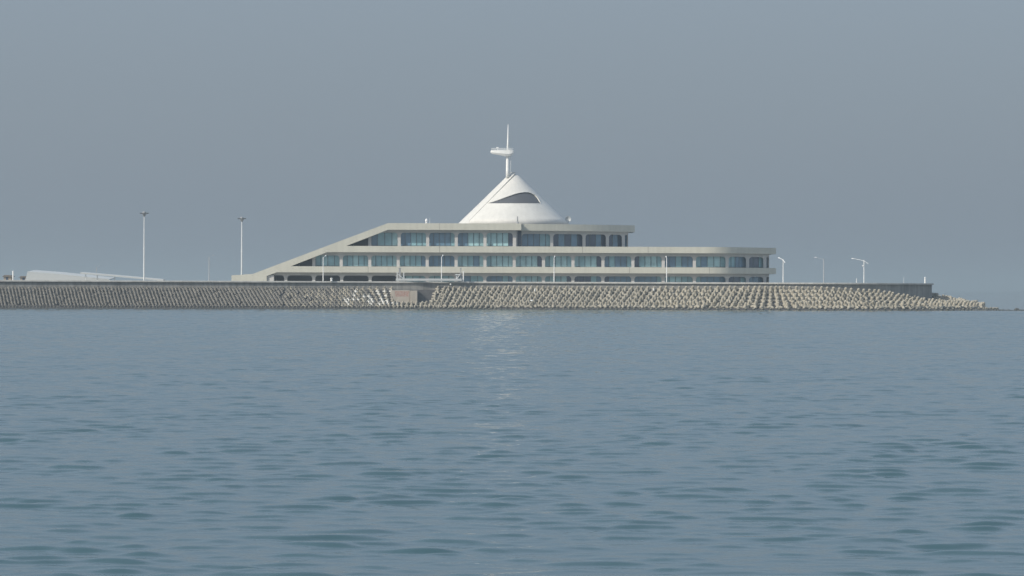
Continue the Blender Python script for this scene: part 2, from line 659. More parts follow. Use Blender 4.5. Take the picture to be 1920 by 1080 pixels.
# the eye shaped window with its brow
TOPC = [(915, 381), (927, 377.6), (939.4, 373.4), (953, 368.3), (966.7, 363.5), (974, 361.6), (982, 360.4), (989, 360.7),
        (995, 362.6), (1001, 366), (1006, 370.8), (1010, 376), (1013, 381)]
TX = np.linspace(915, 1013, 50)
TOPC = [(float(v), float(np.interp(v, [t[0] for t in TOPC], [t[1] for t in TOPC]))) for v in TX]
mb = MB()
for (p, q) in zip(TOPC[:-1], TOPC[1:]):
    n = 4
    for k in range(n):
        t0, t1 = k / n, (k + 1) / n
        mb.face([cone_hit(p[0], 381 + (p[1] - 381) * t0, 0.05), cone_hit(q[0], 381 + (q[1] - 381) * t0, 0.05),
                 cone_hit(q[0], 381 + (q[1] - 381) * t1, 0.05), cone_hit(p[0], 381 + (p[1] - 381) * t1, 0.05)])
win = mb.build('cone_window', M['cone_glass'], cone)
mb = MB()
rings = []
for (p, q) in TOPC:
    a = cone_hit(p, q, 0.0)
    out = Vector((a.x - CX, a.y - CY, 0)).normalized()
    e = 0.15 + 0.35 * min(1.0, (381 - q) / 15.0)
    rings.append([a + Vector((0, 0, 0.28)) - out * 0.25, a - out * .02, a + out * e + Vector((0, 0, -0.05)), a + out * e + Vector((0, 0, 0.1))])
mb.loft(rings, True)
mb.build('window_brow', M['cone'], win)

# ---- mast with its look-out platform
YM = 1022.0


def PM(px, py):
    return P(px, py, YM)


mb = MB()
mb.tube([PM(952, 333), PM(951.9, 318), PM(952, 300), PM(952.2, 290)], [0.62, 0.56, 0.52, 0.52], 14)
mast = mb.build('mast', M['white'], bld, smooth=True)
mb = MB()
mb.tube([PM(952.2, 284), PM(952.5, 266), PM(952.6, 255), PM(952.7, 233)], [0.42, 0.30, 0.22, 0.08], 10)
mb.build('spire', M['white'], mast, smooth=True)
mb = MB()
# hull-like platform: sections from its pointed left end to its blunt right end
secs = [(919.8, 283.4, 286.0, 0.5), (921.0, 282.0, 287.2, 0.9), (926, 281.8, 289.0, 1.25), (938, 281.8, 291.0, 1.6), (947, 281.8, 293.2, 1.7),
        (956, 281.8, 293.2, 1.7), (960.5, 281.9, 291.0, 1.55), (962.6, 282.1, 288.8, 1.4), (963.4, 283.4, 286, 1.1)]
rings = []
for px, yt, yb, w in secs:
    a, b = PM(px, yt), PM(px, yb)
    zt_, zb_ = a.z, b.z
    zm = zt_ * 0.38 + zb_ * 0.62
    rings.append([(a.x, YM - w, zt_), (a.x, YM - w, zm), (a.x, YM - w * 0.7, zb_), (a.x, YM + w * 0.7, zb_), (a.x, YM + w, zm), (a.x, YM + w, zt_)])
mb.loft(rings, True)
plat = mb.build('look_out_platform', M['white'], mast)
mb = MB()
zr = PM(940, 278.3).z
zf = PM(940, 282).z
xl, xr = PM(921.5, 280).x, PM(962, 280).x
loop = [(xl, YM - 0.9), (xl + 3, YM - 1.5), (xr - 2, YM - 1.6), (xr, YM - 1.2), (xr, YM + 1.2), (xr - 2, YM + 1.6), (xl + 3, YM + 1.5), (xl, YM + 0.9)]
for a, b in zip(loop, loop[1:] + loop[:1]):
    for zz in (zr, (zr + zf) / 2 + .05):
        mb.tube([(a[0], a[1], zz), (b[0], b[1], zz)], 0.045, 5)
    n = max(1, int(math.hypot(a[0] - b[0], a[1] - b[1]) / 0.55))
    for k in range(n):
        t = k / n
        x, y = a[0] + (b[0] - a[0]) * t, a[1] + (b[1] - a[1]) * t
        mb.tube([(x, y, zf - 0.1), (x, y, zr)], 0.035, 5)
mb.build('railing', M['galv'], plat)
mb = MB()
a = PM(933, 282)
mb.tube([a, (a.x, a.y, PM(0, 275.5).z)], 0.06, 6)
mb.box(a.x - 0.45, a.x + 0.35, a.y - .2, a.y + .2, PM(0, 275.3).z, PM(0, 273.2).z, bevel=0.06)
mb.build('radar', M['white'], plat)
mb = MB()
mb.tube([PM(956.5, 327), PM(957.5, 310), PM(958, 293)], [0.13, 0.1, 0.08], 6)
mb.build('rear_strut', M['galv'], mast)

# ---- small gear on the roof
for px, top, w, nm, ma in ((970, 404.5, 0.22, 'roof_post', 'greymetal'), (805.3, 408, 0.05, 'roof_antenna', 'galv')):
    mb = MB()
    x = X1(px)
    mb.tube([(x, 1001.2, Z_RT - 0.05), (x, 1001.2, Z_RT + 0.8), (x, 1001.2, ZY(top + 1))], [w * 2, w, w * 0.7], 8)
    mb.build(nm, M[ma], bld)
mb = MB()
x = X1(799)
mb.loft([[(x + r * math.cos(a), 1001.5 + r * math.sin(a), z) for a in np.linspace(0, 2 * math.pi, 13)[:-1]]
         for r, z in ((0.3, Z_RT - .05), (0.3, Z_RT + 0.5), (0.42, Z_RT + 0.6), (0.42, Z_RT + 0.95), (0.3, Z_RT + 1.3), (0.08, Z_RT + 1.45))])
mb.build('roof_dome', M['white'], bld)
mb = MB()
a = P(1065, 411, 1030)
mb.loft([[(a.x + r * math.cos(t), a.y + d, a.z + r * math.sin(t)) for t in np.linspace(0, 2 * math.pi, 15)[:-1]]
         for r, d in ((0.35, 0.25), (0.8, 0.0), (1.0, -0.3), (0.95, -0.32), (0.3, 0.1))])
mb.tube([(a.x, a.y + 0.2, a.z - 0.6), (a.x, a.y + 0.2, Z_RT - 0.15)], 0.12, 6)
mb.build('satellite_dish', M['canopy'], bld)

# ================================================================== SEA WALL, ISLAND, TETRAPODS
# plan of the wall: list of (x, y, angle of the outward normal from -y, positive to the right)
LEFT_ANG = R(13)
path = []
x, y = X1(1480), 978.0
# walk left from the straight part
pts = []
xs, ys, ang_ = x, y, 0.0
step = 1.0
while xs > -225:
    if xs > 7:
        a_ = 0.0
    elif xs > -45:
        a_ = LEFT_ANG * (7 - xs) / 52.0
    else:
        a_ = LEFT_ANG
    pts.append((xs, ys, a_))
    xs -= step * math.cos(a_)
    ys -= step * math.sin(a_)
path = list(reversed(pts))
RE = 47.5
N_ARC = 140
for k in range(1, N_ARC + 1):
    th = math.pi * k / N_ARC
    path.append((x + RE * math.sin(th), y + RE * (1 - math.cos(th)), th))
xb_ = path[-1][0]
while xb_ > -225:
    xb_ -= 4.0
    path.append((xb_, y + 2 * RE, math.pi))
path = [(p[0], p[1], p[2]) for p in path]
S = [0.0]
for a, b in zip(path[:-1], path[1:]):
    S.append(S[-1] + math.hypot(b[0] - a[0], b[1] - a[1]))
PXs, PYs, PAs, SS = np.array([p[0] for p in path]), np.array([p[1] for p in path]), np.array([p[2] for p in path]), np.array(S)


def at_s(s):
    return float(np.interp(s, SS, PXs)), float(np.interp(s, SS, PYs)), float(np.interp(s, SS, PAs))


def nrm(a):
    return math.sin(a), -math.cos(a)


S_STRAIGHT_END = S[len(pts) - 1]


def px_of(X, Y):
    return 960 + FPX * X / Y


def crest(s):
    """height of the top of the armour slope"""
    return float(np.interp(s - S_STRAIGHT_END, [0, 10, 28, 47, 57, 63, 69, 76, 100], [6.9, 6.8, 5.9, 3.6, 2.9, 2.8, 3.6, 4.9, 5.2]))


def widen(s):
    """the slope runs out flatter round the end of the mole"""
    return float(np.interp(s - S_STRAIGHT_END, [0, 30, 62, 90], [1.0, 1.05, 1.5, 1.6]))


def sweep(profile, name, material, parent, z_shift=None, smooth=False):
    """profile: list of (outward offset, z), open, carried along the whole path"""
    mb = MB()
    rings = []
    for (px_, py_, a_) in path:
        nx, ny = nrm(a_)
        rings.append([(px_ + nx * o, py_ + ny * o, z) for o, z in profile])
    mb.loft(rings, False, 0, closed=False)
    return mb.build(name, material, parent, smooth=smooth)


sea = thing('sea_wall', 'grey stained concrete sea wall with overhanging coping running along the top of the breakwater', 'sea wall',
            (X1(1480), 978, Z_COPE))
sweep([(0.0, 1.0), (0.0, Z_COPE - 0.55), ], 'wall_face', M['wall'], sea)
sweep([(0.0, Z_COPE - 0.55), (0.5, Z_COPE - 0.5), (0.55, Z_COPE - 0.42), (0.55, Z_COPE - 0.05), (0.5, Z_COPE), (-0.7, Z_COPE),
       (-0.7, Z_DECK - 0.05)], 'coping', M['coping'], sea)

# deck of the island
mb = MB()
mb.face([(p[0] - nrm(p[2])[0] * 0.3, p[1] - nrm(p[2])[1] * 0.3, Z_DECK) for p in path])
deck = mb.build('ground', M['deck'], None, (0, 1000, Z_DECK))
tag(deck, 'paved deck of the artificial island', None, None, 'structure')

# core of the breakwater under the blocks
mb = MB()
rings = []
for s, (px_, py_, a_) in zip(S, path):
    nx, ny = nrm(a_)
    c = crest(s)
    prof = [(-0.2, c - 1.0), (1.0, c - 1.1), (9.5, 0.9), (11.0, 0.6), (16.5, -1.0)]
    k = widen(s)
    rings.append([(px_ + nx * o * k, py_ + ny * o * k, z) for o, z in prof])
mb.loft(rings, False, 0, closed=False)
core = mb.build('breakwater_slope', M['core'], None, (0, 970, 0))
tag(core, 'rubble slope of the breakwater under the tetrapods, coloured dark for the shade in gaps', None, None, 'structure')


# tetrapod geometry ------------------------------------------------
def tetra_shape(seg=8):
    dirs = [Vector((0, 0, 1))]
    for k in range(3):
        a = 2 * math.pi * k / 3
        dirs.append(Vector((math.sin(a) * 0.943, math.cos(a) * 0.943, -1 / 3)))
    V, F = [], []
    for d in dirs:
        a = Vector((1, 0, 0)) if abs(d.x) < 0.8 else Vector((0, 1, 0))
        u = d.cross(a).normalized()
        w = d.cross(u)
        i = len(V)
        for dist, r in ((0.0, 0.42), (0.90, 0.30), (1.0, 0.22)):
            for j in range(seg):
                t = 2 * math.pi * j / seg
                V.append(d * dist + (u * math.cos(t) + w * math.sin(t)) * r)
        for q in range(2):
            for j in range(seg):
                A, B = i + q * seg + j, i + q * seg + (j + 1) % seg
                F.append((A, B, B + seg, A + seg))
        F.append(tuple(i + 2 * seg + j for j in range(seg)))
    return V, F


TV, TF = tetra_shape()
TVn = np.array([tuple(v) for v in TV])


def lean(px):
    return float(np.interp(px, [0, 300, 500, 690, 740, 830, 1120, 1230, 1300, 1400, 1455, 1490, 1900],
                           [-0.03, -0.05, -0.14, -0.3, 0.2, 0.38, 0.36, 0.45, 0.5, 0.3, 0.0, -0.36, -0.36]))


def spacing(px):
    return float(np.interp(px, [-200, 60, 500, 690, 900, 1150, 1300, 1450, 1900], [0.98, 1.0, 1.15, 1.4, 1.75, 1.8, 1.95, 2.15, 2.15]))


units = []   # (pos, matrix, scale, px, row, s)
s = 30.0
idx = 0
S_MAX = S_STRAIGHT_END + RE * R(128)
while s < S_MAX:
    X, Y, a_ = at_s(s)
    px = px_of(X, Y)
    sp = spacing(px)
    if s > S_STRAIGHT_END:
        sp *= RE / (RE + 7.0)          # fan out round the end
    sc = float(np.interp(px, [500, 750, 950, 1300, 1400, 1470, 1650, 1720], [0.50, 0.52, 0.62, 0.62, 0.62, 0.60, 0.60, 0.60])) * spacing(px) + 0.03
    calm = float(np.interp(px, [450, 800, 1100, 1400, 1480, 1640, 1720], [0.55, 0.6, 0.6, 0.7, 0.5, 0.5, 1.0]))
    c = crest(s)
    zb = 1.75
    rows_up = max(2, int(round((c - 0.55 - zb) / (0.60 * sc + 0.12 if px < 620 else 0.74 * sc + 0.16))))
    gap = 729 < px < 796
    rows = []
    # toe: two staggered rows at the waterline
    n_toe = 2 if sc < 1.1 else 1
    for k in range(n_toe + 1):
        f = k / max(1, n_toe)
        rows.append((13.2 - 2.7 * f, -0.55 + 1.75 * f, 'toe'))
    rows_up = int(round(rows_up * widen(s) ** 0.8))
    for k in range(rows_up + 1):
        f = k / rows_up
        rows.append((9.0 - 8.0 * f, zb + (c - 0.75 - zb) * f, 'up'))
    for r_i, (out, z, kind) in enumerate(rows):
        if gap and kind == 'up' and (out < 8.2):
            continue
        off = lean(px) * (r_i - 3) * sp + random.gauss(0, 0.10) * sp * calm
        X2, Y2, a2 = at_s(s + off)
        nx, ny = nrm(a2)
        out = out * widen(s + off) + random.uniform(-0.25, 0.25) * sc * calm
        if px < 640 and random.random() < 0.05:
            continue
        pos = Vector((X2 + nx * out, Y2 + ny * out, z + random.uniform(-0.10, 0.10) * sc * calm))
        # frame: x along the wall, n out of the slope, u up the slope
        tx = Vector((math.cos(a2), math.sin(a2), 0))
        o3 = Vector((nx, ny, 0))
        th = R(28) if kind == 'up' else R(14)
        n3 = (o3 * math.sin(th) + Vector((0, 0, 1)) * math.cos(th)).normalized()
        u3 = tx.cross(n3) * -1
        base = Matrix((tx, u3, n3)).transposed()
        spin = R(180) + random.uniform(-0.3, 0.3) * calm
        if kind == 'toe':
            spin = random.choice((R(180), R(150), R(210), 0)) + random.uniform(-0.4, 0.4)
        rot = base @ Matrix.Rotation(random.uniform(-0.22, 0.22) * calm, 3, 'X') @ Matrix.Rotation(random.uniform(-0.2, 0.2) * calm - 0.45 * (lean(px) if abs(lean(px)) < 0.45 else 0) * -1, 3, 'Y') @ Matrix.Rotation(spin, 3, 'Z')
        units.append((pos, rot, sc * random.uniform(0.94, 1.05), px_of(pos.x, pos.y), kind, r_i, len(rows), s + off))
    s += sp

# choose the 300 that show largest; the rest is one mass
def is_white(u):
    return 645 < u[3] < 778 and 1.3 < u[0].z < 5.6


front_u = [u for u in units if u[0].y < 1012 and u[0].z > -0.3]
whites = [u for u in front_u if is_white(u)]
random.shuffle(whites)
whites = [u for u in whites if random.random() < math.exp(-abs(u[3] - 715) / 60.0 - abs(u[0].z - 2.4) / 2.4)][:70]
wset = set(id(u) for u in whites)
cand = sorted([u for u in front_u if id(u) not in wset and 1100 < u[3] < 1850], key=lambda u: -u[3])[:300]
cset = set(id(u) for u in cand)

TM = {}


def tetra_mesh(key, material):
    me = bpy.data.meshes.new('tetrapod')
    me.from_pydata([tuple(v) for v in TV], [], TF)
    me.materials.append(material)
    TM[key] = me
    return me


tetra_mesh('clean', M['tetra'])
tetra_mesh('white', M['tetra_white'])


def row_word(u):
    if u[4] == 'toe':
        return 'at the waterline'
    f = (u[5]) / max(1, u[6] - 1)
    return 'in the top rows' if f > 0.72 else 'halfway up the slope'


def zone_word(u):
    p = u[3]
    if p > 1745:
        return 'beyond the rounded right end of the wall'
    if p > 1640:
        return 'below the bare end of the sea wall'
    if p > 1455:
        return 'below the right hand street lamps'
    if p > 1300:
        return 'below the curved building end'
    return 'below the right half of the building'


for u in cand:
    o = bpy.data.objects.new('tetrapod', TM['clean'])
    COL.objects.link(o)
    o.matrix_world = Matrix.Translation(u[0]) @ (u[1] @ Matrix.Diagonal((u[2],) * 3)).to_4x4()
    tag(o, 'beige concrete tetrapod ' + row_word(u) + ' ' + zone_word(u), 'tetrapod', 'beige tetrapods on the right part of the breakwater')
for u in whites:
    o = bpy.data.objects.new('tetrapod', TM['white'])
    COL.objects.link(o)
    o.matrix_world = Matrix.Translation(u[0]) @ (u[1] @ Matrix.Diagonal((u[2],) * 3)).to_4x4()
    side = 'left of' if u[3] < 733 else 'in front of'
    tag(o, 'white splashed tetrapod ' + side + ' the reddish concrete block', 'tetrapod', 'white splashed tetrapods beside the concrete block')

rest = [u for u in units if id(u) not in cset and id(u) not in wset]
nv = len(TVn)
V = np.zeros((len(rest) * nv, 3))
F, mi = [], []
for k, u in enumerate(rest):
    V[k * nv:(k + 1) * nv] = (TVn * u[2]) @ np.array(u[1]).T + np.array(u[0])
    F += [tuple(i + k * nv for i in f) for f in TF]
    m_ = 1 if u[3] < 640 + random.uniform(-160, 160) else 0
    mi += [m_] * len(TF)
me = bpy.data.meshes.new('tetrapod_field')
me.from_pydata([tuple(v) for v in V], [], F)
me.materials.append(mat('tetrapod_concrete_field', (0.34, 0.315, 0.26), 0.85, 0.25, 0.35, wet=True))
me.materials.append(M['tetra_old'])
me.polygons.foreach_set('material_index', mi)
o = bpy.data.objects.new('tetrapod_field', me)
COL.objects.link(o)
tag(o, 'mass of weathered grey tetrapods covering the left and middle of the breakwater', 'tetrapods', None, 'stuff')

# concrete block in the slope, with faded red paint
Yb = 967.0
blk = thing('concrete_block', 'weathered concrete block with faded red paint set into the tetrapod slope', 'block', (P(757, 566, Yb).x, Yb, 0))
x0, x1, x2 = P(733, 555, Yb).x, P(769, 555, Yb).x, P(782.5, 555, Yb).x
zt_ = P(757, 544.3, Yb).z
mb = MB()
mb.box(x0, x1 - 0.06, Yb, 974.5, 0.4, zt_, bevel=0.08)
body = mb.build('block_body', M['block'], blk)
mb = MB()
mb.box(x1 + 0.04, x2, Yb - 0.5, 974.5, 0.4, zt_ - 0.1, bevel=0.08)
mb.build('buttress', M['block'], blk)
mb = MB()
mb.box(P(741, 550, Yb).x, P(767, 550, Yb).x, Yb - 0.02, Yb + 0.05, P(757, 556, Yb).z, P(757, 545.8, Yb).z)
mb.build('painted_patch', M['redpaint'], body)

# bits of white litter and fittings on the wall
for px, py, Yq, w, h, nm, lb, ct in (
        (845, 533, 976.3, 0.5, 0.5, 'wall_fitting', 'small white round fitting on the sea wall face below the gangway', 'fitting'),
        (997, 563.5, 966.5, 0.85, 0.5, 'foam_float', 'white float lodged low on the slope below the cone', 'float'),
        (1003, 544, 972.0, 0.35, 1.0, 'foam_float', 'thin white float lodged high on the slope below the cone', 'float'),
        (1226, 543, 972.5, 0.4, 0.8, 'foam_float', 'white float caught among tetrapods right of the top storey', 'float'),
        (502.5, 556, 962.0, 0.5, 0.7, 'foam_float', 'white float lying on dark tetrapods below the foot of the ramp', 'float')):
    p = P(px, py, Yq)
    mb = MB()
    prof = [(0.3, -0.5), (0.5, -0.3), (0.52, 0.1), (0.42, 0.4), (0.15, 0.5)]
    mb.loft([[(p.x + w * r * math.cos(t), p.y + 0.5 * r * math.sin(t), p.z + h * z) for t in np.linspace(0, 2 * math.pi, 11)[:-1]] for r, z in prof])
    o = mb.build(nm, M['white'], None, tuple(p))
    tag(o, lb, ct)

# low, barely awash mole running on to the right
mb = MB()
st = P(1825, 582, 990)
for k in range(260):
    t = random.random()
    X = st.x + t * 70
    Yk = 988 + t * 12 + random.uniform(-1.6, 1.6)
    r = random.uniform(0.25, 0.6)
    big = 1.0
    pxk = px_of(X, Yk)
    z = 0.0 + random.uniform(-0.25, 0.05)
    if abs(pxk - 1907) < 2.2:
        z += 0.35
    if abs(pxk - 1868) < 4:
        z += 0.15
    rings = []
    for zz, rr in ((-0.8, 0.9), (-0.1, 1.0), (0.5, 0.8), (0.75, 0.4)):
        rings.append([(X + r * rr * 1.5 * math.cos(a) * (1 + 0.25 * math.sin(3 * a + k)), Yk + r * rr * math.sin(a), z + r * zz)
                      for a in np.linspace(0, 2 * math.pi, 8)[:-1]])
    mb.loft(rings)
mole = mb.build('rubble_mole', M['rock'], None, (st.x, 990, 0))
tag(mole, 'low dark line of rubble barely above the water beyond the end of the breakwater', 'rubble')


# ================================================================== LAMPS AND POSTS
def street_lamp(loc, yaw, label, height=8.3, arm=3.0, tail=False, box=False, group='white street lamps along the sea wall', faint=False):
    x, y, z = loc
    root = thing('street_lamp', label, 'street lamp', loc, group)
    mt = M['white'] if not faint else M['hazesteel']
    mb = MB()
    mb.tube([(x, y, z), (x, y, z + 0.5), (x, y, z + height)], [0.17, 0.15, 0.10], 8)
    mb.tube([(x, y, z), (x, y, z + 0.35)], [0.3, 0.24], 8)
    mb.build('pole', mt, root)
    c, s_ = math.cos(yaw), math.sin(yaw)
    mb = MB()
    mb.tube([(x, y, z + height - 0.35), (x + 0.4 * arm * c, y + 0.4 * arm * s_, z + height + 0.05),
             (x + arm * c, y + arm * s_, z + height + 0.35)], [0.03, 0.03, 0.03] if faint else [0.09, 0.08, 0.07], 6)
    mb.build('arm', mt, root)
    mb = MB()
    h = Vector((x + arm * c, y + arm * s_, z + height + 0.38))
    u = Vector((c, s_, 0.12)).normalized()
    w = Vector((-s_, c, 0))
    n = u.cross(w)
    rings = []
    for d, ww, hh in ((-0.2, 0.1, 0.06), (0.1, 0.2, 0.12), (0.5, 0.24, 0.13), (0.9, 0.16, 0.07)):
        p = h + u * d
        rings.append([p + w * ww - n * hh * .6, p + w * ww * .8 + n * hh, p - w * ww * .8 + n * hh, p - w * ww - n * hh * .6])
    mb.loft(rings)
    mb.build('lamp_head', mt, root)
    if tail:
        mb = MB()
        L_ = tail
        mb.tube([(x, y, z + height - 0.3), (x - L_ * c * .6, y - L_ * s_ * .6, z + height - 0.8), (x - L_ * c, y - L_ * s_, z + height - 1.2)],
                [0.09, 0.08, 0.11], 6)
        mb.build('lower_arm', mt, root)
    if box:
        mb = MB()
        mb.box(x - 0.55, x - 0.06, y - 0.2, y + 0.2, z + height - 2.0, z + height - 1.6, bevel=0.04)
        mb.build('control_box', mt, root)
    return root


def lamp_at(px, ytop, Y, yaw, label, **k):
    p = P(px, ytop + 4, Y)
    street_lamp((p.x, Y, Z_DECK), R(yaw), label, height=p.z - Z_DECK, **k)


lamp_at(606, 478, 975, 80, 'white street lamp in front of the foot of the sloping left end')
lamp_at(828, 477, 981, 84, 'white street lamp rising behind the gangway frame')
lamp_at(1039, 479, 983, 86, 'white street lamp in front of the building to the right of the cone')
lamp_at(1250, 479.5, 983, 90, 'white street lamp just right of the top storey with straight head')
lamp_at(1468.5, 482, 985, 107, 'white street lamp beside the right end of the building with short arm showing', tail=1.6)
lamp_at(1544.5, 481, 994, 135, 'slim street lamp standing alone between the other two right of the building', arm=2.8, faint=True)
lamp_at(1620, 483.5, 996, 175, 'white street lamp with long left arm and small box, farthest right', tail=1.3, box=True)
lamp_at(392, 477, 1062, 70, 'thin pale street lamp between the two tall light masts', faint=True)
lamp_at(181, 497, 1062, 80, 'thin pale street lamp behind the sloping canopies', faint=True)


def light_mast(px, ytop, Y, label, head_w):
    p = P(px, ytop, Y)
    x, zt = p.x, p.z
    root = thing('light_mast', label, 'light mast', (x, Y, Z_DECK), 'tall floodlight masts on the deck')
    mb = MB()
    zm = Z_DECK + (zt - Z_DECK) * 0.49
    mb.tube([(x, Y, Z_DECK), (x, Y, zm), (x, Y, zt - 1.0)], [0.27, 0.22, 0.15], 10)
    mb.tube([(x, Y, zm - 0.3), (x, Y, zm + 0.3)], [0.27, 0.27], 10)
    mb.build('pole', M['galv'], root)
    mb = MB()
    rr = head_w
    prof = [(0.16, -1.3), (0.5, -0.8), (rr * 0.72, -0.15), (rr * 0.72, 0.0), (0.55, 0.05), (0.5, 0.35), (0.1, 0.42)]
    mb.loft([[(x + r * math.cos(t), Y + r * math.sin(t), zt + z) for t in np.linspace(0, 2 * math.pi, 17)[:-1]] for r, z in prof])
    mb.build('lamp_ring', M['greymetal'], root)
    for k in range(8):
        t = 2 * math.pi * k / 8 + 0.2
        c, s_ = math.cos(t), math.sin(t)
        mb = MB()
        q = Vector((x + rr * c, Y + rr * s_, zt - 0.12))
        mb.box(q.x - 0.22, q.x + 0.22, q.y - 0.22, q.y + 0.22, q.z - 0.22, q.z + 0.1, bevel=0.05)
        mb.build('floodlight', M['darkmetal'], root)


light_mast(270.5, 398.8, 1015, 'tall floodlight mast rising behind the sloping canopies, the taller one', 1.15)
light_mast(453.5, 408.8, 1044, 'tall floodlight mast rising behind the low left end of the building', 1.15)


def post(px, ytop, ybot, Y, w, name, label, cat, m_='white', cap=True):
    a, b = P(px, ytop, Y), P(px, ybot, Y)
    mb = MB()
    z0 = b.z
    prof = [(w * 1.3, z0), (w, z0 + 0.15), (w, a.z - 0.3)]
    if cap:
        prof += [(w * 1.35, a.z - 0.25), (w * 1.35, a.z - 0.06), (w * 0.8, a.z)]
    else:
        prof += [(w * 0.7, a.z)]
    mb.loft([[(a.x + r * math.cos(t), Y + r * math.sin(t), z) for t in np.linspace(0, 2 * math.pi, 11)[:-1]] for r, z in prof])
    o = mb.build(name, M[m_], None, (a.x, Y, z0))
    tag(o, label, cat)
    return o


post(1734.5, 519.5, 530.8, 1013, 0.21, 'marker_post', 'short bright white post standing on the rounded end of the sea wall', 'post')
post(1606, 522, 531, 990, 0.11, 'marker_post', 'thin short white post left of the lamp with the long arm', 'post', cap=False)
post(1694.5, 519.5, 531, 1030, 0.06, 'marker_post', 'thin faint grey post between the long armed lamp and the wall end', 'post', 'galv', cap=False)
post(24.5, 508, 526, 975, 0.22, 'marker_post', 'bright white post between the two small tan buildings', 'post')
post(621.5, 521, 527, 969, 0.3, 'bollard', 'small white bollard on the coping right of the first street lamp', 'bollard')

# white gangway frame lying along the wall top
Yg = 974.0
gw = thing('gangway', 'white steel gangway frame with end posts lying along the top of the sea wall', 'gangway', (P(804, 526, Yg).x, Yg, Z_COPE))


def GP(px, py, Y=Yg):
    q = P(px, py, Y)
    return q


mb = MB()
a, b = GP(742, 526.6), GP(866, 522)
mb.box(a.x, b.x, Yg, Yg + 0.4, a.z, a.z + 0.7, bevel=0.06)
mb.build('beam', M['canopy'], gw)
mb = MB()
mb.box(a.x, b.x, Yg + 1.5, Yg + 1.8, a.z, a.z + 0.55, bevel=0.06)
mb.build('beam', M['galv'], gw)
for px, yt, w, ma in ((744.5, 511, 0.12, 'galv'), (749.5, 503, 0.28, 'greymetal'), (757, 512, 0.14, 'galv'), (856, 515, 0.14, 'galv'), (864, 503, 0.15, 'greymetal'),
                      (868.6, 509, 0.17, 'white')):
    q, t = GP(px, 527), GP(px, yt)
    mb = MB()
    mb.box(q.x - w, q.x + w, Yg + 0.5, Yg + 0.5 + 2 * w, Z_COPE, t.z, bevel=0.03)
    mb.box(q.x - w * 1.6, q.x + w * 1.6, Yg + 0.45, Yg + 0.6 + 2 * w, t.z, t.z + 0.12)
    mb.build('post', M[ma], gw)
for (p0, q0, p1, q1) in ((856, 524, 863, 514), (853, 515.5, 862, 515), (745, 513, 756, 522)):
    mb = MB()
    mb.tube([GP(p0, q0, Yg + .3), GP(p1, q1, Yg + .3)], 0.11, 6)
    mb.build('brace', M['galv'], gw)

# ================================================================== LEFT: canopies and little houses
Yc = 1040.0
can = thing('canopy', 'broad pale canopy roof sloping down to the right at the left edge', 'canopy', (P(120, 523, Yc).x, Yc, Z_DECK), 'sloping canopies on the deck')
mb = MB()
A = [P(51.5, 509.2, Yc), P(110, 513.5, Yc), P(205, 523.5, Yc)]
rings = []
for q, d in zip(A, (0, 0, 0)):
    rings.append([(q.x, Yc - 0.2, q.z), (q.x, Yc + 16, q.z + 0.6), (q.x, Yc + 16, q.z + 0.3), (q.x, Yc - 0.2, q.z - 0.3)])
mb.loft(rings)
mb.build('roof_sheet', M['canopy'], can)
mb = MB()
q0, q1 = P(46.5, 526, Yc), P(51.5, 509.4, Yc)
mb.prism_xz([(q0.x, q0.z - .5), (P(215, 526, Yc).x, q0.z - .5), (P(203, 524, Yc).x, P(203, 524, Yc).z), (A[1].x, A[1].z - 0.32), (q1.x, q1.z - 0.32)], Yc - 0.18, Yc + 0.3)
mb.build('front_panel', M['canopy'], can)
can2 = thing('canopy', 'thin pale canopy beam sloping down towards the left light mast', 'canopy', (P(220, 523, 1030).x, 1030, Z_DECK), 'sloping canopies on the deck')
mb = MB()
A = [P(150.5, 510.6, 1030), P(200, 514.6, 1030), P(306, 524, 1030)]
rings = []
for q in A:
    rings.append([(q.x, 1030, q.z), (q.x, 1036, q.z + 0.15), (q.x, 1036, q.z - 0.4), (q.x, 1030, q.z - 0.48)])
mb.loft(rings)
mb.build('roof_sheet', M['canopy'], can2)
for px in (160.5, 182, 215):
    q = P(px, 514, 1031)
    mb = MB()
    mb.tube([(q.x, 1031.5, Z_DECK), (q.x, 1031.5, np.interp(q.x, [a.x for a in A], [a.z for a in A]) - 0.4)], 0.13, 6)
    mb.build('canopy_post', M['galv'], can2)

for px0, px1, yr, yt, lb in ((5.5, 22, 515.6, 519, 'small tan building with brown roof left of the bright white post'),
                             (36.5, 52, 517.6, 520.2, 'small tan building with brown roof half hidden by the canopy')):
    Yh = 1058.0
    a, b = P(px0, yt, Yh), P(px1, yt, Yh)
    h = thing('small_building', lb, 'building', ((a.x + b.x) / 2, Yh, Z_DECK), 'small tan buildings at the left edge')
    mb = MB()
    mb.box(a.x + 0.2, b.x - 0.2, Yh + 0.3, Yh + 5, Z_DECK, a.z)
    w = mb.build('wall', M['tan'], h)
    mb = MB()
    mb.box(a.x + 0.9, a.x + 1.7, Yh + 0.26, Yh + 0.36, Z_DECK + 0.9, Z_DECK + 2.0)
    mb.build('window', GL[3], w)
    mb = MB()
    zr_ = P(px0, yr, Yh).z
    mb.prism_xz([(a.x - 0.3, a.z), (b.x + 0.3, b.z), (b.x - 0.3, zr_), (a.x + 0.5, zr_)], Yh - 0.2, Yh + 5.5)
    mb.build('roof', M['brownroof'], h)

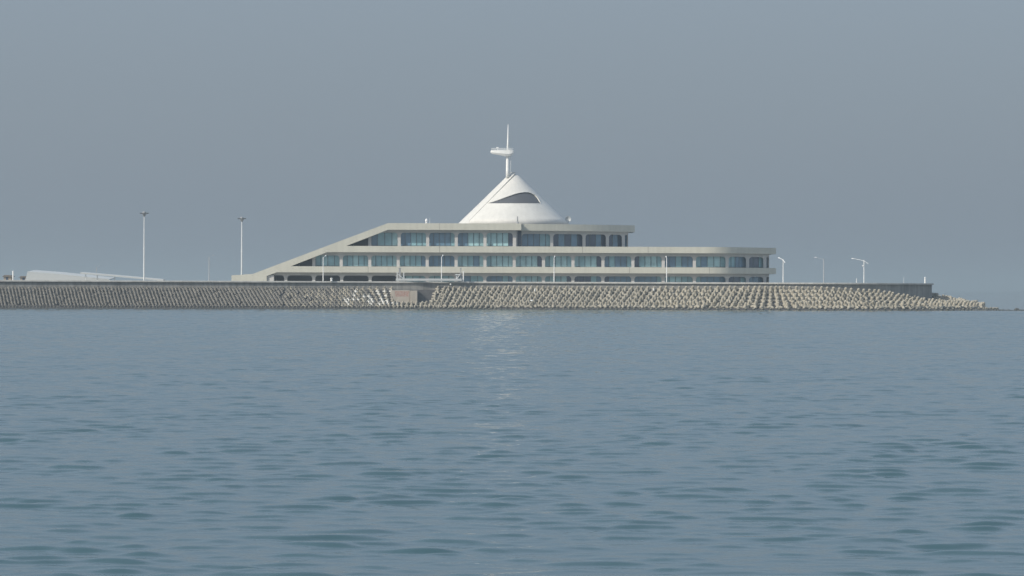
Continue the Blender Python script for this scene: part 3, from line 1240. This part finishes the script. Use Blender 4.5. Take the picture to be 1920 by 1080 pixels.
# ================================================================== WATER
rows = [52.0]
while rows[-1] < 985:
    Yr = rows[-1]
    rows.append(Yr + min(0.0011 * Yr + 0.012, 0.36))
rows = np.array(rows)
NC = 900
tcol = np.linspace(-1, 1, NC)
half = 34.0 + 0.235 * rows
gx = half[:, None] * tcol[None, :]
gy = np.repeat(rows[:, None], NC, 1)
dloc = np.maximum(np.gradient(rows), half * 2 / NC * 0.8)
h = np.zeros_like(gx)
NW = 130
for k in range(NW):
    lam = 0.55 * (3.5 / 0.55) ** rng.random()
    th = rng.normal(0.10, 0.38) + (math.pi if rng.random() < 0.1 else 0)
    kk = 2 * math.pi / lam
    sl = 0.0190 * min(1.0, 1.5 / lam) ** 0.5
    amp = sl / kk
    fade = np.clip((lam / dloc - 2.0) / 1.6, 0, 1)[:, None]
    ph = rng.random() * 2 * math.pi
    h += amp * fade * np.sin(kk * (gx * math.sin(th) + gy * math.cos(th)) + ph)
sg = h[:500].std()
h = sg * (np.exp(0.62 * h / sg) - 1) / 0.62 * 0.8
h = np.where(h > 0, 3.0 * sg * np.tanh(h / (3.0 * sg)), h)
# gusts: patches that are calmer or livelier
g = np.zeros_like(h)
for k in range(18):
    lam = 5.0 * 4.0 ** rng.random()
    th = rng.random() * 2 * math.pi
    g += np.sin(2 * math.pi / lam * (gx * math.sin(th) + 0.6 * gy * math.cos(th)) + rng.random() * 6.28)
g = np.clip(1 + 0.15 * g / 3.0, 0.55, 1.4)
h *= g
edge = np.clip((1 - np.abs(tcol)) / 0.03, 0, 1)[None, :] * np.clip((rows - 52) / 5, 0, 1)[:, None] * np.clip((985 - rows) / 25, 0, 1)[:, None]
h *= edge
nr = len(rows)
co = np.stack([gx, gy, h], -1).reshape(-1, 3)
ii = np.arange(nr * NC).reshape(nr, NC)
q = np.stack([ii[:-1, :-1], ii[:-1, 1:], ii[1:, 1:], ii[1:, :-1]], -1).reshape(-1, 4)
BX, BY0, BY1 = 30000.0, -300.0, 45000.0
ext = np.array([(-BX, BY0, 0), (BX, BY0, 0), (BX, BY1, 0), (-BX, BY1, 0)])
n0 = len(co)
co = np.vstack([co, ext])
c00, c01, c10, c11 = ii[0, 0], ii[0, -1], ii[-1, 0], ii[-1, -1]
extra = np.array([(n0, n0 + 1, c01, c00), (n0 + 1, n0 + 2, c11, c01), (n0 + 2, n0 + 3, c10, c11), (n0 + 3, n0, c00, c10)])
q = np.vstack([q, extra]).astype(np.int32)
me = bpy.data.meshes.new('sea_water')
me.vertices.add(len(co))
me.vertices.foreach_set('co', co.astype(np.float32).ravel())
me.loops.add(q.size)
me.loops.foreach_set('vertex_index', q.ravel())
me.polygons.add(len(q))
me.polygons.foreach_set('loop_start', np.arange(0, q.size, 4, dtype=np.int32))
me.polygons.foreach_set('loop_total', np.full(len(q), 4, dtype=np.int32))
me.update(calc_edges=True)
sm = np.ones(len(q), dtype=bool)
sm[-4:] = False
me.polygons.foreach_set('use_smooth', sm)
m, N, L, b = new_mat('sea_water')
b.inputs['Base Color'].default_value = (0.038, 0.084, 0.102, 1)
b.inputs['Roughness'].default_value = 0.03
b.inputs['IOR'].default_value = 1.333
tc = N.new('ShaderNodeTexCoord')
mp = N.new('ShaderNodeMapping')
mp.inputs['Scale'].default_value = (0.55, 1.0, 1.0)
L.new(tc.outputs['Object'], mp.inputs['Vector'])
nz = N.new('ShaderNodeTexNoise')
nz.inputs['Scale'].default_value = 3.0
nz.inputs['Detail'].default_value = 4
nz.inputs['Roughness'].default_value = 0.5
L.new(mp.outputs[0], nz.inputs['Vector'])
bp = N.new('ShaderNodeBump')
bp.inputs['Strength'].default_value = 0.34
bp.inputs['Distance'].default_value = 0.04
L.new(nz.outputs['Fac'], bp.inputs['Height'])
L.new(bp.outputs[0], b.inputs['Normal'])
me.materials.append(m)
water = bpy.data.objects.new('sea_water', me)
COL.objects.link(water)
tag(water, 'rippled blue grey sea', None, None, 'structure')

# ================================================================== HAZE
HZ = 1.0
mb = MB()
mb.box(-BX - 50, BX + 50, BY0 - 50, BY1 + 50, -2.0, 64.0)
m = bpy.data.materials.new('sea_haze')
m.use_nodes = True
nt = m.node_tree
nt.nodes.clear()
out = nt.nodes.new('ShaderNodeOutputMaterial')
pv = nt.nodes.new('ShaderNodeVolumePrincipled')
pv.inputs['Color'].default_value = (0.52, 0.595, 0.64, 1)
pv.inputs['Density'].default_value = 0.00019 * HZ
pv.inputs['Anisotropy'].default_value = 0.2
nt.links.new(pv.outputs[0], out.inputs['Volume'])
o = mb.build('haze', m, None)
tag(o, 'thin sea haze', None, None, 'stuff')

# ================================================================== LIGHT
sd = bpy.data.lights.new('sun', 'SUN')
sd.energy = 3.9
sd.angle = R(0.5)
sd.color = (1.0, 0.94, 0.83)
so = bpy.data.objects.new('sun', sd)
COL.objects.link(so)
az = R(SUN_AZ)
el = R(SUN_EL)
to_sun = Vector((-math.sin(az) * math.cos(el), -math.cos(az) * math.cos(el), math.sin(el)))
so.rotation_euler = to_sun.to_track_quat('Z', 'Y').to_euler()
so.location = (-200, -100, 200)

w = bpy.data.worlds.new('World')
scene.world = w
w.use_nodes = True
N, L = w.node_tree.nodes, w.node_tree.links
bg = N['Background']
sky = N.new('ShaderNodeTexSky')
sky.sky_type = 'NISHITA'
sky.sun_disc = False
sky.sun_elevation = el
sky.sun_rotation = math.atan2(to_sun.x, to_sun.y)
sky.air_density = 1.0
sky.dust_density = 4.0
sky.ozone_density = 2.0
mx = N.new('ShaderNodeMix')
mx.data_type = 'RGBA'
mx.inputs[0].default_value = 0.70
L.new(sky.outputs[0], mx.inputs[6])
mx.inputs[7].default_value = (2.98, 3.61, 4.40, 1)     # overcast-like haze of the air above
tcw = N.new('ShaderNodeTexCoord')
sxw = N.new('ShaderNodeSeparateXYZ')
L.new(tcw.outputs['Generated'], sxw.inputs[0])
rw = N.new('ShaderNodeMapRange')
rw.interpolation_type = 'SMOOTHSTEP'
rw.inputs[1].default_value = 0.05
rw.inputs[2].default_value = 0.40
rw.inputs[3].default_value = 1.0
rw.inputs[4].default_value = 1.68
L.new(sxw.outputs['Z'], rw.inputs[0])
vs = N.new('ShaderNodeVectorMath')      # the haze of the air brightens upwards
vs.operation = 'SCALE'
L.new(mx.outputs[2], vs.inputs[0])
L.new(rw.outputs[0], vs.inputs['Scale'])
L.new(vs.outputs[0], bg.inputs['Color'])
bg.inputs['Strength'].default_value = 0.100

# ================================================================== CAMERA AND RENDER
cd = bpy.data.cameras.new('camera')
cam = bpy.data.objects.new('camera', cd)
COL.objects.link(cam)
cd.sensor_width = 36.0
cd.lens = FPX / 1920.0 * 36.0
cd.clip_start = 0.5
cd.clip_end = 100000
cam.location = (0, 0, HC)
cam.rotation_euler = (Euler((math.pi / 2, 0, 0)).to_matrix() @ Matrix.Rotation(ROLL, 3, 'Z')).to_euler()
scene.camera = cam

scene.render.engine = 'CYCLES'
scene.cycles.use_denoising = True
scene.cycles.max_bounces = 6
scene.cycles.volume_bounces = 1
scene.cycles.filter_width = 1.5
scene.view_settings.view_transform = 'Standard'
scene.view_settings.look = 'None'
scene.view_settings.exposure = 0.0
scene.view_settings.gamma = 1.0
scene.render.resolution_x = 1024
scene.render.resolution_y = 576
